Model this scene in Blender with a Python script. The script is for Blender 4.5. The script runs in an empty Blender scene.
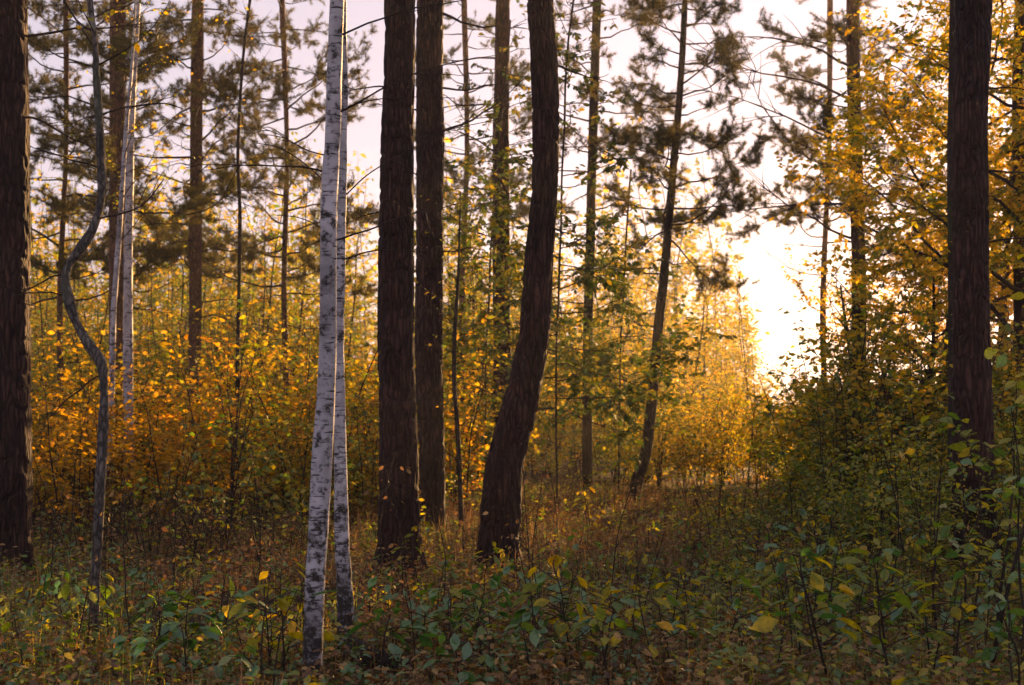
import bpy, math
import numpy as np
from mathutils import Vector

# ------------------------------------------------------------------ camera, sky, sun, exposure
SC = bpy.context.scene
COL = SC.collection
F = 1407.0                      # focal length in pixels of the 1024 wide picture
CAMH = 1.4
PITCH = math.atan((410 - 342.5) / F)
cam_d = bpy.data.cameras.new('camera')
cam = bpy.data.objects.new('camera', cam_d)
COL.objects.link(cam)
cam.location = (0, 0, CAMH)
cam.rotation_euler = (math.pi / 2 + PITCH, 0, 0)
cam_d.sensor_width = 36
cam_d.lens = 36 * F / 1024
cam_d.clip_start = 0.1
cam_d.clip_end = 2000
cam_d.dof.use_dof = True
cam_d.dof.focus_distance = 9.0
cam_d.dof.aperture_fstop = 4.0
SC.camera = cam

SUN_EL, SUN_AZ = math.radians(11.0), math.radians(23.0)
W = bpy.data.worlds.new('World')
SC.world = W
W.use_nodes = True
nt = W.node_tree
bg = nt.nodes['Background']
sky = nt.nodes.new('ShaderNodeTexSky')
sky.sky_type = 'NISHITA'
sky.sun_disc = False
sky.sun_elevation = SUN_EL
sky.sun_rotation = SUN_AZ
sky.air_density = 1.0
sky.dust_density = 0.5
sky.ozone_density = 3.0
hs = nt.nodes.new('ShaderNodeHueSaturation')          # thin high cloud: the sky is nearly white
hs.inputs['Saturation'].default_value = 0.45
gm = nt.nodes.new('ShaderNodeGamma'); gm.inputs[1].default_value = 0.4     # cloud veil evens out the brightness
tn = nt.nodes.new('ShaderNodeMixRGB'); tn.blend_type = 'MULTIPLY'; tn.inputs[0].default_value = 1.0
tn.inputs[2].default_value = (1.06, .92, 1.05, 1)
nt.links.new(sky.outputs[0], gm.inputs[0]); nt.links.new(gm.outputs[0], hs.inputs['Color']); nt.links.new(hs.outputs[0], tn.inputs[1]); nt.links.new(tn.outputs[0], bg.inputs[0])
bg.inputs[1].default_value = 0.105

sd = bpy.data.lights.new('sun', 'SUN')
sd.energy = 5.0
sd.angle = math.radians(0.6)
sd.color = (1.0, 0.57, 0.22)
sun = bpy.data.objects.new('sun', sd)
COL.objects.link(sun)
S = Vector((math.sin(SUN_AZ) * math.cos(SUN_EL), math.cos(SUN_AZ) * math.cos(SUN_EL), math.sin(SUN_EL)))
sun.rotation_euler = S.to_track_quat('Z', 'Y').to_euler()
sun.location = (20, 60, 40)

SC.view_settings.view_transform = 'Standard'
SC.view_settings.look = 'None'
SC.view_settings.exposure = 1.92
SC.view_settings.gamma = 1.0
SC.render.engine = 'CYCLES'
cy = SC.cycles
cy.max_bounces = 6
cy.diffuse_bounces = 4
cy.glossy_bounces = 2
cy.transmission_bounces = 2
cy.volume_bounces = 0
cy.sample_clamp_indirect = 4.0
cy.caustics_reflective = False
cy.caustics_refractive = False
cy.use_denoising = True

R0 = np.random.default_rng(7)

# ------------------------------------------------------------------ helpers: space
def P(x, y, d):
    """the point seen at pixel (x, y) of the photograph at ground distance d in front of the camera"""
    c, s = math.cos(PITCH), math.sin(PITCH)
    u = (342.5 - y) / F
    v = np.array([(x - 512) / F, c - u * s, s + u * c])
    return np.array([0, 0, CAMH]) + v * (d / v[1])

def gh(x, y):
    x = np.asarray(x, float); y = np.asarray(y, float)
    return (0.05 * np.sin(x * .55 + 1.3) * np.sin(y * .41) + 0.03 * np.sin(x * 1.7 + y * .9) + 0.02 * np.sin(y * 2.3 - x * 1.1)
            + 0.015 * np.sin(x * 4.1 + 2) * np.sin(y * 3.7 + 1))

def ground(px, d):
    x = (px - 512) / F * d
    return np.array([x, d, float(gh(x, d))])

def nz(v):
    return v / (np.linalg.norm(v, axis=-1, keepdims=True) + 1e-12)

def spline(pts, step):
    """Catmull-Rom through pts (rows x, y, z, r), resampled about every step"""
    p = np.asarray(pts, float)
    q = np.vstack([2 * p[0] - p[1], p, 2 * p[-1] - p[-2]])
    out = []
    for i in range(1, len(q) - 2):
        n = max(1, int(np.linalg.norm(q[i + 1][:3] - q[i][:3]) / step))
        t = np.linspace(0, 1, n, endpoint=False)[:, None]
        a, b, c, e = q[i - 1], q[i], q[i + 1], q[i + 2]
        out.append(.5 * ((2 * b) + (c - a) * t + (2 * a - 5 * b + 4 * c - e) * t ** 2 + (3 * b - a - 3 * c + e) * t ** 3))
    out.append(p[-1:])
    return np.vstack(out)

def vnoise(rng, u, v, nu, nv):
    """value noise, periodic in u (0..1 over nu cells) and running over v (cells)"""
    g = rng.random((nu, nv + 2))
    uu = (u % 1.0) * nu
    i = np.floor(uu).astype(int); fu = uu - i
    vv = np.clip(v, 0, nv); j = np.floor(vv).astype(int); fv = vv - j
    fu = fu * fu * (3 - 2 * fu); fv = fv * fv * (3 - 2 * fv)
    i0, i1, j1 = i % nu, (i + 1) % nu, j + 1
    return (g[i0, j] * (1 - fu) + g[i1, j] * fu) * (1 - fv) + (g[i0, j1] * (1 - fu) + g[i1, j1] * fu) * fv

# ------------------------------------------------------------------ helpers: meshes
class MB:
    def __init__(s):
        s.V = []; s.Q = []; s.T = []; s.n = 0; s.mi = []; s.m = 0
    def add(s, V, Fc):
        V = np.asarray(V, float).reshape(-1, 3)
        for A in (Fc if isinstance(Fc, (list, tuple)) else [Fc]):
            A = np.asarray(A, int) + s.n
            (s.Q if A.shape[1] == 4 else s.T).append(A)
        s.V.append(V); s.n += len(V)
    def merge(s, o, M=None, T=None):
        if not o.V: return
        V = np.vstack(o.V)
        if M is not None: V = V @ M.T
        if T is not None: V = V + T
        fs = [np.vstack(x) for x in (o.Q, o.T) if x]
        s.add(V, fs)
    def mesh(s, name, mat, smooth=True, origin=None):
        me = bpy.data.meshes.new(name)
        V = np.vstack(s.V)
        if origin is not None: V = V - np.asarray(origin)
        Q = np.vstack(s.Q) if s.Q else np.zeros((0, 4), int)
        T = np.vstack(s.T) if s.T else np.zeros((0, 3), int)
        me.vertices.add(len(V)); me.vertices.foreach_set('co', V.astype(np.float32).ravel())
        me.loops.add(Q.size + T.size)
        me.loops.foreach_set('vertex_index', np.concatenate([Q.ravel(), T.ravel()]).astype(np.int32))
        me.polygons.add(len(Q) + len(T))
        tot = np.concatenate([np.full(len(Q), 4), np.full(len(T), 3)]).astype(np.int32)
        st = np.concatenate([[0], np.cumsum(tot)[:-1]]).astype(np.int32)
        me.polygons.foreach_set('loop_start', st)
        me.polygons.foreach_set('loop_total', tot)
        me.polygons.foreach_set('use_smooth', np.full(len(tot), smooth))
        me.materials.append(mat)
        me.update(calc_edges=True); me.validate()
        return me

def tube(mb, pts, seg=6, disp=None, cap=True):
    """pts rows x, y, z, r: one swept tube; disp(theta 0..1, s metres) adds to the radius"""
    p = np.asarray(pts, float)
    c, r = p[:, :3], p[:, 3]
    n = len(c)
    t = nz(np.gradient(c, axis=0))
    ref = np.array([1.0, 0, 0]) if abs(t[0][0]) < .8 else np.array([0, 1.0, 0])
    A = np.zeros((n, 3)); a = nz(ref - t[0] * np.dot(ref, t[0]))
    for i in range(n):
        a = a - t[i] * np.dot(a, t[i]); a = a / (np.linalg.norm(a) + 1e-12); A[i] = a
    B = np.cross(t, A)
    th = np.arange(seg) / seg
    rr = np.repeat(r[:, None], seg, 1)
    if disp is not None:
        s = np.concatenate([[0], np.cumsum(np.linalg.norm(np.diff(c, axis=0), axis=1))])
        rr = rr + disp(np.repeat(th[None], n, 0), np.repeat(s[:, None], seg, 1), rr)
    an = th * 2 * math.pi
    V = c[:, None] + rr[..., None] * (np.cos(an)[None, :, None] * A[:, None] + np.sin(an)[None, :, None] * B[:, None])
    i = np.arange(n - 1)[:, None] * seg; j = np.arange(seg)[None]
    j2 = (j + 1) % seg
    Q = np.stack([i + j, i + j2, i + seg + j2, i + seg + j], -1).reshape(-1, 4)
    V = V.reshape(-1, 3); fs = [Q]
    if cap:
        V = np.vstack([V, c[-1] + t[-1] * r[-1] * .5])
        k = (n - 1) * seg
        fs.append(np.stack([k + np.arange(seg), k + (np.arange(seg) + 1) % seg, np.full(seg, n * seg)], -1))
    mb.add(V, fs)

LEAF6 = (np.array([(0, 0, 0), (-.27, .35, .05), (.27, .35, .05), (-.22, .68, .03), (.22, .68, .03), (0, 1, -.1)], float),
         [np.array([(1, 2, 4, 3)]), np.array([(0, 2, 1), (3, 4, 5)])])
_o = [(-.20, .14), (-.33, .34), (-.33, .56), (-.2, .80)]
LEAF11 = (np.array([(0, -.18, .0), (0, 0, 0), (0, .33, -.02), (0, .6, -.03), (0, .82, -.07), (0, 1.04, -.16)]
                   + [(x, y, .07 - .12 * y * y) for x, y in _o] + [(-x, y, .07 - .12 * y * y) for x, y in _o], float),
          [np.array([(1, 2, 7, 6), (2, 3, 8, 7), (3, 4, 9, 8), (2, 1, 10, 11), (3, 2, 11, 12), (4, 3, 12, 13)]),
           np.array([(4, 5, 9), (5, 4, 13), (0, 1, 6), (1, 0, 10)])])

def leaves(mb, pos, axis, nrm, size, tpl=LEAF6, wid=None):
    pos = np.asarray(pos); a = nz(np.asarray(axis)); n = np.asarray(nrm)
    sd_ = nz(np.cross(a, n)); n = np.cross(sd_, a)
    T, fs = tpl
    size = np.broadcast_to(np.asarray(size, float), (len(pos),))
    w = size if wid is None else size * wid
    V = (pos[:, None] + w[:, None, None] * T[None, :, 0:1] * sd_[:, None] + size[:, None, None] * (T[None, :, 1:2] * a[:, None] + T[None, :, 2:3] * n[:, None]))
    off = np.arange(len(pos)) * len(T)
    mb.add(V.reshape(-1, 3), [(f[None] + off[:, None, None]).reshape(-1, f.shape[1]) for f in fs])

NEEDLE = (np.array([(-.5, 0, 0), (.5, 0, 0), (0, 1, 0)], float), [np.array([(0, 1, 2)])])

# ------------------------------------------------------------------ helpers: materials
def new_mat(name):
    m = bpy.data.materials.new(name); m.use_nodes = True
    m.node_tree.nodes.clear()
    return m, m.node_tree

def nd(t, kind, **k):
    n = t.nodes.new(kind)
    for a, v in k.items():
        if a[0] == 'i' and a[1:].isdigit(): n.inputs[int(a[1:])].default_value = v
        else: setattr(n, a, v)
    return n

def ramp(t, stops, interp='LINEAR'):
    n = t.nodes.new('ShaderNodeValToRGB'); e = n.color_ramp
    e.interpolation = interp
    while len(e.elements) < len(stops): e.elements.new(.5)
    for el, (p, c) in zip(e.elements, stops):
        el.position = p; el.color = (*c, 1)
    return n

def leaf_mat(name, cols, transl=.5, gloss=.035, rough=.5, tint=(1.25, 1.0, .55)):
    m, t = new_mat(name); L = t.links.new
    g = nd(t, 'ShaderNodeNewGeometry'); o = nd(t, 'ShaderNodeObjectInfo')
    add = nd(t, 'ShaderNodeMath', operation='MULTIPLY_ADD', i1=.22); L(o.outputs['Random'], add.inputs[0]); L(g.outputs['Random Per Island'], add.inputs[2])
    fr = nd(t, 'ShaderNodeMath', operation='MULTIPLY', i1=.82); L(add.outputs[0], fr.inputs[0])
    n = len(cols)
    rp = ramp(t, [((i + .0) / max(1, n - 1), c) for i, c in enumerate(cols)]); L(fr.outputs[0], rp.inputs[0])
    tc = nd(t, 'ShaderNodeTexCoord'); nz_ = nd(t, 'ShaderNodeTexNoise'); nz_.inputs['Scale'].default_value = 60; nz_.inputs['Detail'].default_value = 2
    L(tc.outputs['Object'], nz_.inputs['Vector'])
    br = nd(t, 'ShaderNodeMapRange', i1=.3, i2=.7, i3=.65, i4=1.2); L(nz_.outputs[0], br.inputs[0])
    mul = nd(t, 'ShaderNodeVectorMath', operation='SCALE'); L(rp.outputs[0], mul.inputs[0]); L(br.outputs[0], mul.inputs['Scale'])
    tm = nd(t, 'ShaderNodeVectorMath', operation='MULTIPLY', i1=tint); L(mul.outputs[0], tm.inputs[0])
    d = nd(t, 'ShaderNodeBsdfDiffuse'); L(mul.outputs[0], d.inputs[0])
    tr = nd(t, 'ShaderNodeBsdfTranslucent'); L(tm.outputs[0], tr.inputs[0])
    mx = nd(t, 'ShaderNodeMixShader', i0=transl); L(d.outputs[0], mx.inputs[1]); L(tr.outputs[0], mx.inputs[2])
    gl = nd(t, 'ShaderNodeBsdfGlossy'); gl.inputs['Roughness'].default_value = rough; gl.inputs['Color'].default_value = (.8, .8, .8, 1)
    m2 = nd(t, 'ShaderNodeMixShader', i0=gloss); L(mx.outputs[0], m2.inputs[1]); L(gl.outputs[0], m2.inputs[2])
    out = nd(t, 'ShaderNodeOutputMaterial'); L(m2.outputs[0], out.inputs[0])
    return m

def bark_mat(name, dark, light, scale=(9, 9, 1.6), bump=.03, moss=None, lichen=None, warm=None):
    m, t = new_mat(name); L = t.links.new
    tc = nd(t, 'ShaderNodeTexCoord')
    mp = nd(t, 'ShaderNodeMapping'); mp.inputs['Scale'].default_value = scale; L(tc.outputs['Object'], mp.inputs['Vector'])
    wn = nd(t, 'ShaderNodeTexNoise'); wn.inputs['Scale'].default_value = 1.1; wn.inputs['Detail'].default_value = 4; L(mp.outputs[0], wn.inputs['Vector'])
    wa = nd(t, 'ShaderNodeMixRGB', blend_type='ADD', i0=1.6); L(mp.outputs[0], wa.inputs[1]); L(wn.outputs['Color'], wa.inputs[2])
    vo = nd(t, 'ShaderNodeTexVoronoi', feature='DISTANCE_TO_EDGE'); vo.inputs['Scale'].default_value = 2.6; vo.inputs['Randomness'].default_value = 1.0; L(wa.outputs[0], vo.inputs['Vector'])
    n2 = nd(t, 'ShaderNodeTexNoise'); n2.inputs['Scale'].default_value = 5; n2.inputs['Detail'].default_value = 6; n2.inputs['Roughness'].default_value = .65; L(mp.outputs[0], n2.inputs['Vector'])
    ed = nd(t, 'ShaderNodeMapRange', i1=0, i2=.3, i3=.3); L(vo.outputs['Distance'], ed.inputs[0])
    cm = nd(t, 'ShaderNodeMath', operation='MULTIPLY'); L(ed.outputs[0], cm.inputs[0]); L(n2.outputs[0], cm.inputs[1])
    rp = ramp(t, [(.08, dark), (.7, light)]); L(cm.outputs[0], rp.inputs[0])
    n4 = nd(t, 'ShaderNodeTexNoise'); n4.inputs['Scale'].default_value = 2.2; n4.inputs['Detail'].default_value = 5; n4.inputs['Roughness'].default_value = .6; L(tc.outputs['Object'], n4.inputs['Vector'])
    v4 = nd(t, 'ShaderNodeMapRange', i1=.3, i2=.7, i3=.45, i4=1.5); L(n4.outputs[0], v4.inputs[0])
    m4 = nd(t, 'ShaderNodeVectorMath', operation='SCALE'); L(rp.outputs[0], m4.inputs[0]); L(v4.outputs[0], m4.inputs['Scale'])
    col = m4.outputs[0]
    if warm:                                       # flaky orange patches, more of them higher up
        sp = nd(t, 'ShaderNodeSeparateXYZ'); L(tc.outputs['Object'], sp.inputs[0])
        zz = nd(t, 'ShaderNodeMapRange', i1=4, i2=11.0, i3=-.14, i4=.14); L(sp.outputs['Z'], zz.inputs[0])
        n5 = nd(t, 'ShaderNodeTexNoise'); n5.inputs['Scale'].default_value = 4; n5.inputs['Detail'].default_value = 4; L(mp.outputs[0], n5.inputs['Vector'])
        s5 = nd(t, 'ShaderNodeMath', operation='ADD'); L(n5.outputs[0], s5.inputs[0]); L(zz.outputs[0], s5.inputs[1])
        r5 = nd(t, 'ShaderNodeMapRange', i1=.52, i2=.68, i4=.75); L(s5.outputs[0], r5.inputs[0])
        m5 = nd(t, 'ShaderNodeMixRGB'); L(r5.outputs[0], m5.inputs[0]); L(col, m5.inputs[1]); m5.inputs[2].default_value = (*warm, 1); col = m5.outputs[0]
    for spec, sc_, lo in ((moss, 1.1, .52), (lichen, 5, .6)):
        if spec:
            n3 = nd(t, 'ShaderNodeTexNoise'); n3.inputs['Scale'].default_value = sc_; n3.inputs['Detail'].default_value = 5; L(tc.outputs['Object'], n3.inputs['Vector'])
            r3 = nd(t, 'ShaderNodeMapRange', i1=lo, i2=lo + .15); L(n3.outputs[0], r3.inputs[0])
            mm = nd(t, 'ShaderNodeMixRGB'); L(r3.outputs[0], mm.inputs[0]); L(col, mm.inputs[1]); mm.inputs[2].default_value = (*spec, 1); col = mm.outputs[0]
    h = nd(t, 'ShaderNodeMath', operation='MULTIPLY_ADD', i1=.5); L(n2.outputs[0], h.inputs[0]); L(ed.outputs[0], h.inputs[2])
    bp = nd(t, 'ShaderNodeBump'); bp.inputs['Strength'].default_value = .9; bp.inputs['Distance'].default_value = bump; L(h.outputs[0], bp.inputs['Height'])
    d = nd(t, 'ShaderNodeBsdfPrincipled'); L(col, d.inputs['Base Color']); d.inputs['Roughness'].default_value = .85; L(bp.outputs[0], d.inputs['Normal'])
    d.inputs['Specular IOR Level'].default_value = .25
    out = nd(t, 'ShaderNodeOutputMaterial'); L(d.outputs[0], out.inputs[0])
    return m

def birch_mat():
    m, t = new_mat('birch_bark'); L = t.links.new
    tc = nd(t, 'ShaderNodeTexCoord')
    def noise(scale, sc, det=4, rough=.6):
        mp = nd(t, 'ShaderNodeMapping'); mp.inputs['Scale'].default_value = scale; L(tc.outputs['Object'], mp.inputs['Vector'])
        n = nd(t, 'ShaderNodeTexNoise'); n.inputs['Scale'].default_value = sc; n.inputs['Detail'].default_value = det; n.inputs['Roughness'].default_value = rough
        L(mp.outputs[0], n.inputs['Vector']); return n.outputs[0]
    lent = noise((1, 1, 7), 9, 3)             # thin level dashes
    scar = noise((1.3, 1.3, 1.5), 13, 7, .75)          # dark torn patches
    tone = noise((1, 1, .7), 5, 4)
    base = ramp(t, [(.3, (.20, .18, .19)), (.66, (.60, .56, .60))]); L(tone, base.inputs[0])
    l1 = nd(t, 'ShaderNodeMapRange', i1=.57, i2=.66); L(lent, l1.inputs[0])
    sp = nd(t, 'ShaderNodeSeparateXYZ'); L(tc.outputs['Object'], sp.inputs[0])
    low = nd(t, 'ShaderNodeMapRange', i1=0.05, i2=1.0, i3=.14, i4=.0); L(sp.outputs['Z'], low.inputs[0])   # rough black bark at the foot
    sa = nd(t, 'ShaderNodeMath', operation='ADD'); L(scar, sa.inputs[0]); L(low.outputs[0], sa.inputs[1])
    s1 = nd(t, 'ShaderNodeMapRange', i1=.53, i2=.61); L(sa.outputs[0], s1.inputs[0])
    mxx = nd(t, 'ShaderNodeMath', operation='MAXIMUM'); L(l1.outputs[0], mxx.inputs[0]); L(s1.outputs[0], mxx.inputs[1])
    dk = nd(t, 'ShaderNodeMixRGB'); L(mxx.outputs[0], dk.inputs[0]); L(base.outputs[0], dk.inputs[1]); dk.inputs[2].default_value = (.035, .028, .026, 1)
    inv = nd(t, 'ShaderNodeMath', operation='MULTIPLY_ADD', i1=-1.0, i2=1.0); L(mxx.outputs[0], inv.inputs[0])
    hh = nd(t, 'ShaderNodeMath', operation='MULTIPLY_ADD', i1=.6); L(tone, hh.inputs[0]); L(inv.outputs[0], hh.inputs[2])
    bp = nd(t, 'ShaderNodeBump'); bp.inputs['Strength'].default_value = .6; bp.inputs['Distance'].default_value = .008; L(hh.outputs[0], bp.inputs['Height'])
    d = nd(t, 'ShaderNodeBsdfPrincipled'); L(dk.outputs[0], d.inputs['Base Color']); d.inputs['Roughness'].default_value = .6; L(bp.outputs[0], d.inputs['Normal'])
    d.inputs['Specular IOR Level'].default_value = .3
    out = nd(t, 'ShaderNodeOutputMaterial'); L(d.outputs[0], out.inputs[0])
    return m

def soil_mat():
    m, t = new_mat('forest_soil'); L = t.links.new
    tc = nd(t, 'ShaderNodeTexCoord')
    n1 = nd(t, 'ShaderNodeTexNoise'); n1.inputs['Scale'].default_value = 9; n1.inputs['Detail'].default_value = 8; n1.inputs['Roughness'].default_value = .7; L(tc.outputs['Object'], n1.inputs['Vector'])
    n2 = nd(t, 'ShaderNodeTexNoise'); n2.inputs['Scale'].default_value = .8; n2.inputs['Detail'].default_value = 4; L(tc.outputs['Object'], n2.inputs['Vector'])
    r1 = ramp(t, [(.3, (.028, .017, .011)), (.5, (.085, .05, .027)), (.7, (.17, .105, .05))]); L(n1.outputs[0], r1.inputs[0])
    mr = nd(t, 'ShaderNodeMapRange', i1=.45, i2=.6, i3=0, i4=.55); L(n2.outputs[0], mr.inputs[0])
    mm = nd(t, 'ShaderNodeMixRGB'); L(mr.outputs[0], mm.inputs[0]); L(r1.outputs[0], mm.inputs[1]); mm.inputs[2].default_value = (.04, .05, .015, 1)
    bp = nd(t, 'ShaderNodeBump'); bp.inputs['Strength'].default_value = 1; bp.inputs['Distance'].default_value = .05; L(n1.outputs[0], bp.inputs['Height'])
    d = nd(t, 'ShaderNodeBsdfPrincipled'); L(mm.outputs[0], d.inputs['Base Color']); d.inputs['Roughness'].default_value = .95; L(bp.outputs[0], d.inputs['Normal'])
    d.inputs['Specular IOR Level'].default_value = .1
    out = nd(t, 'ShaderNodeOutputMaterial'); L(d.outputs[0], out.inputs[0])
    return m

M = {
 'pine': bark_mat('pine_bark', (.008, .005, .005), (.10, .046, .038), (10, 10, 1.5), .05, warm=(.20, .07, .035)),
 'pine_red': bark_mat('upper_pine_bark', (.04, .02, .014), (.21, .10, .06), (9, 9, 3), .015, warm=(.30, .13, .06)),
 'dark': bark_mat('dark_bark', (.015, .011, .009), (.08, .055, .04), (14, 14, 4), .012, moss=(.04, .05, .02)),
 'lichen': bark_mat('lichen_bark', (.025, .02, .018), (.22, .19, .17), (14, 14, 5), .010, moss=(.09, .095, .06), lichen=(.34, .34, .30)),
 'twig': bark_mat('twig_bark', (.02, .014, .010), (.075, .048, .034), (20, 20, 8), .004),
 'birch': birch_mat(),
 'soil': soil_mat(),
 'gold': leaf_mat('golden_leaf', [(.16, .16, .008), (.46, .31, .008), (.62, .41, .008), (.64, .35, .006), (.56, .20, .006)], .62, tint=(1.4, 1.15, .4)),
 'yellow': leaf_mat('yellow_leaf', [(.07, .13, .008), (.19, .24, .008), (.44, .38, .010), (.62, .44, .010), (.60, .30, .008)], .62, tint=(1.4, 1.18, .4)),
 'lemon': leaf_mat('yellow_crown_leaf', [(.18, .21, .008), (.42, .37, .010), (.62, .47, .012), (.66, .43, .010), (.64, .31, .008)], .64, tint=(1.45, 1.22, .4)),
 'spray': leaf_mat('shade_green_leaf', [(.03, .07, .012), (.05, .10, .012), (.08, .13, .012), (.16, .17, .012), (.35, .27, .012)], .4, .05, tint=(1.4, 1.2, .35)),
 'olive': leaf_mat('olive_leaf', [(.05, .13, .014), (.11, .20, .014), (.25, .29, .014), (.46, .40, .014), (.58, .36, .012)], .6, .06, tint=(1.4, 1.3, .4)),
 'green': leaf_mat('green_leaf', [(.04, .13, .028), (.06, .18, .034), (.09, .22, .034), (.16, .26, .03), (.48, .38, .02)], .45, .11, .42, (1.3, 1.25, .5)),
 'brown': leaf_mat('withered_leaf', [(.06, .03, .017), (.13, .065, .028), (.22, .115, .04), (.34, .19, .05), (.42, .30, .12)], .3),
 'needle': leaf_mat('pine_needles', [(.035, .06, .014), (.07, .085, .016), (.12, .11, .02), (.24, .15, .025)], .42, .05, .4, (1.2, 1.05, .5)),
 'grass': leaf_mat('dry_grass', [(.07, .11, .02), (.16, .13, .04), (.30, .20, .08), (.40, .28, .13), (.18, .085, .04)], .4, .03),
}

# ------------------------------------------------------------------ helpers: things
def thing(name, label, cat, loc, rz=0.0, group=None, scale=1.0):
    o = bpy.data.objects.new(name, None); COL.objects.link(o)
    o.empty_display_size = .2
    o.location = loc; o.rotation_euler = (0, 0, rz); o.scale = (scale,) * 3
    o['label'] = label; o['category'] = cat
    if group: o['group'] = group
    return o

def part(name, me, parent, loc=(0, 0, 0), label=None):
    o = bpy.data.objects.new(name, me); COL.objects.link(o)
    o.parent = parent; o.location = loc
    if label: o['label'] = label
    return o

def flat(name, me, kind):
    o = bpy.data.objects.new(name, me); COL.objects.link(o); o['kind'] = kind
    return o

# ------------------------------------------------------------------ helpers: plants
def wander(rng, p0, d, length, n, bend, up=0.0):
    """a crooked line of n+1 points"""
    pts = [np.array(p0, float)]; d = nz(np.array(d, float)); st = length / n
    for _ in range(n):
        d = nz(d + rng.normal(0, bend, 3) + np.array([0, 0, up]))
        pts.append(pts[-1] + d * st)
    return np.array(pts)

def taper(pts, r0, r1):
    return np.column_stack([pts, np.linspace(r0, r1, len(pts))])

def at(pts, s):
    f = s * (len(pts) - 1); i = min(int(f), len(pts) - 2)
    return pts[i] + (pts[i + 1] - pts[i]) * (f - i), nz(pts[i + 1] - pts[i])

class Sites:
    def __init__(s): s.p = []; s.a = []; s.n = []; s.z = []
    def put(s, p, a, n, z): s.p.append(p); s.a.append(a); s.n.append(n); s.z.append(z)
    def build(s, mb, tpl=LEAF6):
        if s.p: leaves(mb, np.array(s.p), np.array(s.a), np.array(s.n), np.array(s.z), tpl)

def leafy_twig(rng, st, tw, sites, r, length, d0, p0, size, gap, up=.03, keep=1.0, droop=.45):
    n = max(3, int(length / .12))
    pts = wander(rng, p0, d0, length, n, .13, up)
    tube(tw, taper(pts, r, .0012), 4, cap=False)
    k = int(length / gap); side = 1
    for i in range(k):
        s = .2 + .8 * (i + rng.random()) / max(1, k)
        if rng.random() > keep: continue
        p, t = at(pts, min(s, .999))
        lat = nz(np.cross(t, [0, 0, 1]) + 1e-6); side = -side
        a = t * rng.uniform(.2, .9) + lat * side * rng.uniform(.5, 1) + np.array([0, 0, -droop * rng.uniform(.1, 1.6)]) + rng.normal(0, .2, 3)
        nn = np.array([0, 0, 1.0]) + rng.normal(0, .55, 3)
        sites.put(p, a, nn, size * rng.uniform(.55, 1.15))
    return pts

def sapling(seed, h, stems, spread, size, gap, keep, lean=.12, blen=.38, start=.22, tpl=LEAF6):
    rng = np.random.default_rng(seed)
    tw = MB(); si = Sites()
    for k in range(stems):
        az = rng.uniform(0, 6.283); o = spread * rng.uniform(.0, .35)
        hh = h * rng.uniform(.6, 1.0) if k else h
        d = np.array([math.cos(az) * lean * rng.uniform(.3, 2), math.sin(az) * lean * rng.uniform(.3, 2), 1])
        p = wander(rng, (math.cos(az) * o, math.sin(az) * o, -.05), d, hh, 11, .07, .02)
        tube(tw, taper(p, .004 + hh * .0042, .002), 6, cap=False)
        nb = int(hh * 7)
        for j in range(nb):
            s = start + (1 - start) * (j + rng.random()) / nb
            q, t = at(p, min(s, .99)); b = rng.uniform(0, 6.283)
            L = blen * hh * (1.05 - s) * rng.uniform(.5, 1.2) + .15
            dd = np.array([math.cos(b), math.sin(b), rng.uniform(.15, .8)])
            bp = leafy_twig(rng, None, tw, si, .002 + L * .0035, L, dd, q, size, gap, keep=keep)
            if L > .45:
                for _ in range(int(L * 8)):
                    q2, t2 = at(bp, rng.uniform(.3, .9))
                    dd2 = nz(t2 + rng.normal(0, .6, 3)); leafy_twig(rng, None, tw, si, .002, L * rng.uniform(.25, .5), dd2, q2, size, gap, keep=keep)
    lf = MB(); si.build(lf, tpl)
    return tw, lf

def broad_tree(seed, h, r0, crown0, size, gap, keep, nl=26, blen=.34, lean=(0, 0), rise=(.15, .9)):
    """trunk points, limb meshes (one each) and leaf mesh of a deciduous tree"""
    rng = np.random.default_rng(seed)
    tp = wander(rng, (0, 0, -.1), (lean[0], lean[1], 1), h, 12, .035, .03)
    limbs = []; si = Sites()
    for j in range(nl):
        s = crown0 + (1 - crown0) * (j + rng.random()) / nl
        q, t = at(tp, min(s, .985)); b = j * 2.4 + rng.uniform(-.6, .6)
        L = h * blen * (1.12 - s) / (1 - crown0 * .6) * rng.uniform(.6, 1.15) + .3
        bm = MB()
        bp = wander(rng, q, (math.cos(b), math.sin(b), rng.uniform(*rise)), L, 9, .13, .015)
        tube(bm, taper(bp, r0 * (1.05 - s) * .42 + .006, .004), 6, cap=False)
        for _ in range(int(L * 5.5)):
            q2, t2 = at(bp, rng.uniform(.18, .98)); l2 = L * rng.uniform(.18, .45)
            d2 = nz(t2 * .7 + rng.normal(0, .6, 3))
            b2 = leafy_twig(rng, None, bm, si, .004, l2, d2, q2, size, gap, keep=keep)
            for _ in range(int(l2 * 6)):
                q3, t3 = at(b2, rng.uniform(.2, .95)); leafy_twig(rng, None, bm, si, .002, l2 * rng.uniform(.3, .6), nz(t3 + rng.normal(0, .6, 3)), q3, size, gap, keep=keep)
        limbs.append(bm)
    lf = MB(); si.build(lf)
    return tp, limbs, lf

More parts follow.
